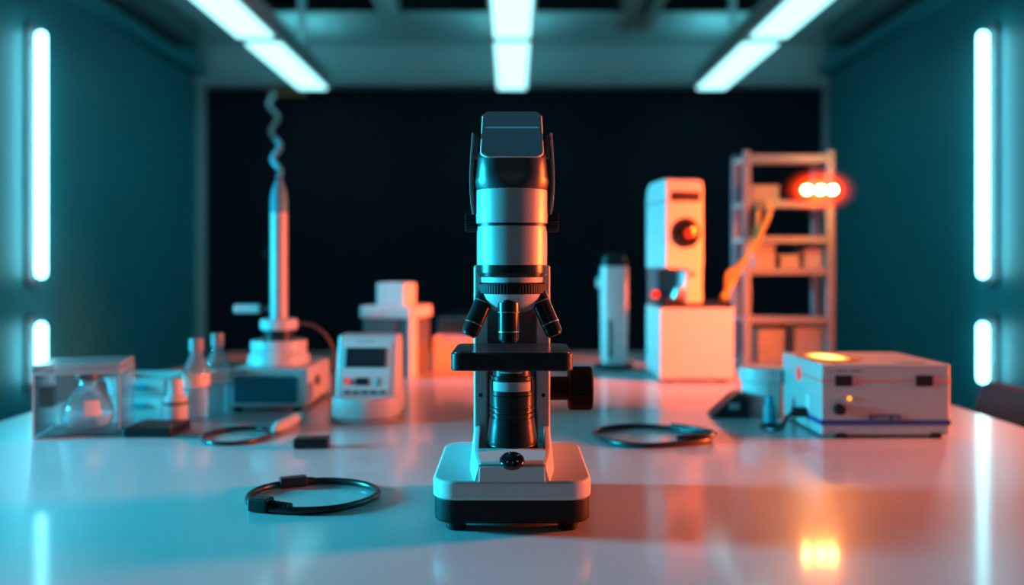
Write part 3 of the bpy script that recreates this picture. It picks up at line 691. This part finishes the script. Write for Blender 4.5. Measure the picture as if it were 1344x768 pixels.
# power supply
t = thing('power_supply', 'grey white power supply box with blue stripe and glowing amber lens on top', 'power supply', (.584, 1.29, TZ))
MB().box(-.101, .101, 0, .185, .004, .1155, .0035, 3).build('housing', 'box_grey', t)
for z0, z1, m, nm in ((.020, .0285, 'blue', 'blue_stripe'), (.0875, .0905, 'orange', 'orange_line')):
    MB().box(-.1014, .1014, -.0005, .1, z0, z1).build(nm, m, t)
for x in (-.0795, .0465): MB().box(x, x+.027, -.0015, .002, .081, .098, .0008).build('window', 'black', t)
MB().lathe([(.0095, 0), (.0088, .002), (.0082, .007), (.0005, .0075)], (-.073, 0, .045), (0, -1, 0), 28).build('power_knob', 'black', t)
MB().lathe([(.0035, 0), (.003, .0018), (.0004, .0025)], (-.057, 0, .062), (0, -1, 0), 16).build('amber_indicator', 'amber', t)
lp = MB().box(-.026, .023, -.0016, .001, .0235, .0365, .0008).build('name_plate', 'blue', t)
b = MB(); random.seed(11)
for k in range(9):
    if k == 6: continue
    x = -.0215+k*.0046; w = random.uniform(.0026, .0036)
    b.box(x, x+w, -.0019, -.0012, .0285, .0305).box(x, x+w*.4, -.0019, -.0012, .0285, .034)
    b.box(x, x+w, -.0019, -.0012, .0325, .034)
b.build('lettering', 'print', lp)
b = MB()
for x0, x1 in ((-.078, -.068), (-.067, -.060), (-.055, -.046), (-.0455, -.038)): b.box(x0, x1, -.0004, .001, .1035, .1062)
b.build('lettering', 'brown', t)
MB().box(-.074, -.071, -.0004, .001, .0725, .074).build('dash_mark', 'brown', t)
for x in (-.094, .094):
    for z in (.013, .105): MB().lathe([(.0022, 0), (.0018, .001), (.0003, .0012)], (x, 0, z), (0, -1, 0), 14).build('screw', 'steel', t)
for x in (-.078, .07): MB().box(x, x+.016, -.003, .01, 0, .008, .001).build('foot', 'rubber', t)
for x in (-.09, .08): MB().box(x, x+.01, .165, .18, 0, .006, .001).build('foot', 'rubber', t)
for x in (-.088, .028): MB().prism(rrect(.024, .007, .004, x+.022, .022), 'z', .1150, .1158).build('top_slot', 'dkgrey', t)
# amber lens in the lid
MB().prism(rrect(.040, .07, .038, -.056, .095, 8), 'z', .1150, .1170, .0006).build('amber_lens', lamp_lens('amber lens', (1, .45, .07), (1, .16, .06), 11, .55, (1, 1, 0)), t)
MB().lathe([(.0125, 0), (.0125, .0008), (.0003, .001)], (-.101, .10, .088), (-1, 0, 0), 24).build('red_sticker', 'sticker', t)
MB().box(-.103, -.1, .045, .065, .035, .062, .0008).build('side_label', 'white_soft', t)
MB().box(-.125, -.1005, .055, .072, .022, .038, .003).build('side_plug', 'black', t)
tag(MB().tube(spline([(.461, 1.353, TZ+.03), (.448, 1.345, TZ+.022), (.437, 1.335, TZ+.009), (.424, 1.34, TZ+.0032), (.413, 1.36, TZ+.0032), (.421, 1.385, TZ+.0032), (.44, 1.38, TZ+.0032), (.452, 1.37, TZ+.0032)], 8), .003, 10).build('power_lead', 'cable'),
    'short black lead curling on the table from the side of the power supply', 'cable')
t = thing('wash_bottle', 'small teal capsule shaped bottle standing between the tub and power supply', 'bottle', (.440, 1.41, TZ))
MB().lathe([(.0005, 0), (.009, 0), (.0105, .002), (.0105, .026), (.009, .033), (.0065, .036)], n=28).build('body', 'teal_p', t)
MB().lathe([(.007, .0355), (.0075, .036), (.0072, .044), (.005, .048), (.0005, .0486)], n=24).build('cap', 'teal_p', t)

# ------------------------------------------------------------------ lights
def area(name, loc, target, size, energy, col, size_y=None, spread=PI):
    l = bpy.data.lights.new(name, 'AREA'); l.energy = energy; l.color = col; l.size = size; l.spread = spread
    if size_y: l.shape = 'RECTANGLE'; l.size_y = size_y
    o = bpy.data.objects.new(name, l); COL.objects.link(o); o.location = loc
    o.rotation_euler = (Vector(target)-Vector(loc)).to_track_quat('-Z', 'Y').to_euler(); return o
area('orange_key', (1.78, 1.30, TZ+.33), (0, 1.08, TZ+.10), .24, 34, (1, .12, .018), .32, 1.9)
area('orange_back', (1.7, 1.32, TZ+.62), (.40, 1.97, TZ+.2), .25, 9, (1, .085, .008), .25, .55)
area('teal_key', (-1.78, 1.08, TZ+.34), (0, .80, TZ+.10), .26, 33, (.012, .56, .8), .32, 1.5)
area('teal_back', (-1.7, 2.0, TZ+.80), (.36, 2.08, TZ+.2), .25, 3.6, (.003, .56, .8), .25, .55)
area('front_fill', (0, -.9, 2.1), (0, 1.2, .85), 1.2, .8, (.85, .92, 1))
pl = bpy.data.lights.new('red_lamp_glow', 'POINT'); pl.energy = 1.2; pl.color = (1, .06, .01); pl.shadow_soft_size = .03
po = bpy.data.objects.new('red_lamp_glow', pl); COL.objects.link(po); po.location = (.786, 2.06, TZ+.464)

w = bpy.data.worlds.new('World'); S.world = w; w.use_nodes = True
bg = w.node_tree.nodes['Background']; bg.inputs['Color'].default_value = (.12, .3, .36, 1); bg.inputs['Strength'].default_value = .12

# ------------------------------------------------------------------ camera
cam = bpy.data.cameras.new('camera'); co = bpy.data.objects.new('camera', cam); COL.objects.link(co)
co.location = (0, 0, FR); co.rotation_euler = (PI/2, 0, 0)
cam.sensor_width = 36; cam.lens = 36*1084/1344; cam.shift_y = -34/1344
cam.clip_start = .05; cam.clip_end = 50
cam.dof.use_dof = True; cam.dof.focus_distance = .875; cam.dof.aperture_fstop = 2.0; cam.dof.aperture_blades = 0
S.camera = co
S.view_settings.view_transform = 'Standard'; S.view_settings.look = 'None'; S.view_settings.exposure = 0
S.cycles.use_denoising = True
S.cycles.max_bounces = 10; S.cycles.transparent_max_bounces = 24; S.cycles.sample_clamp_indirect = 6
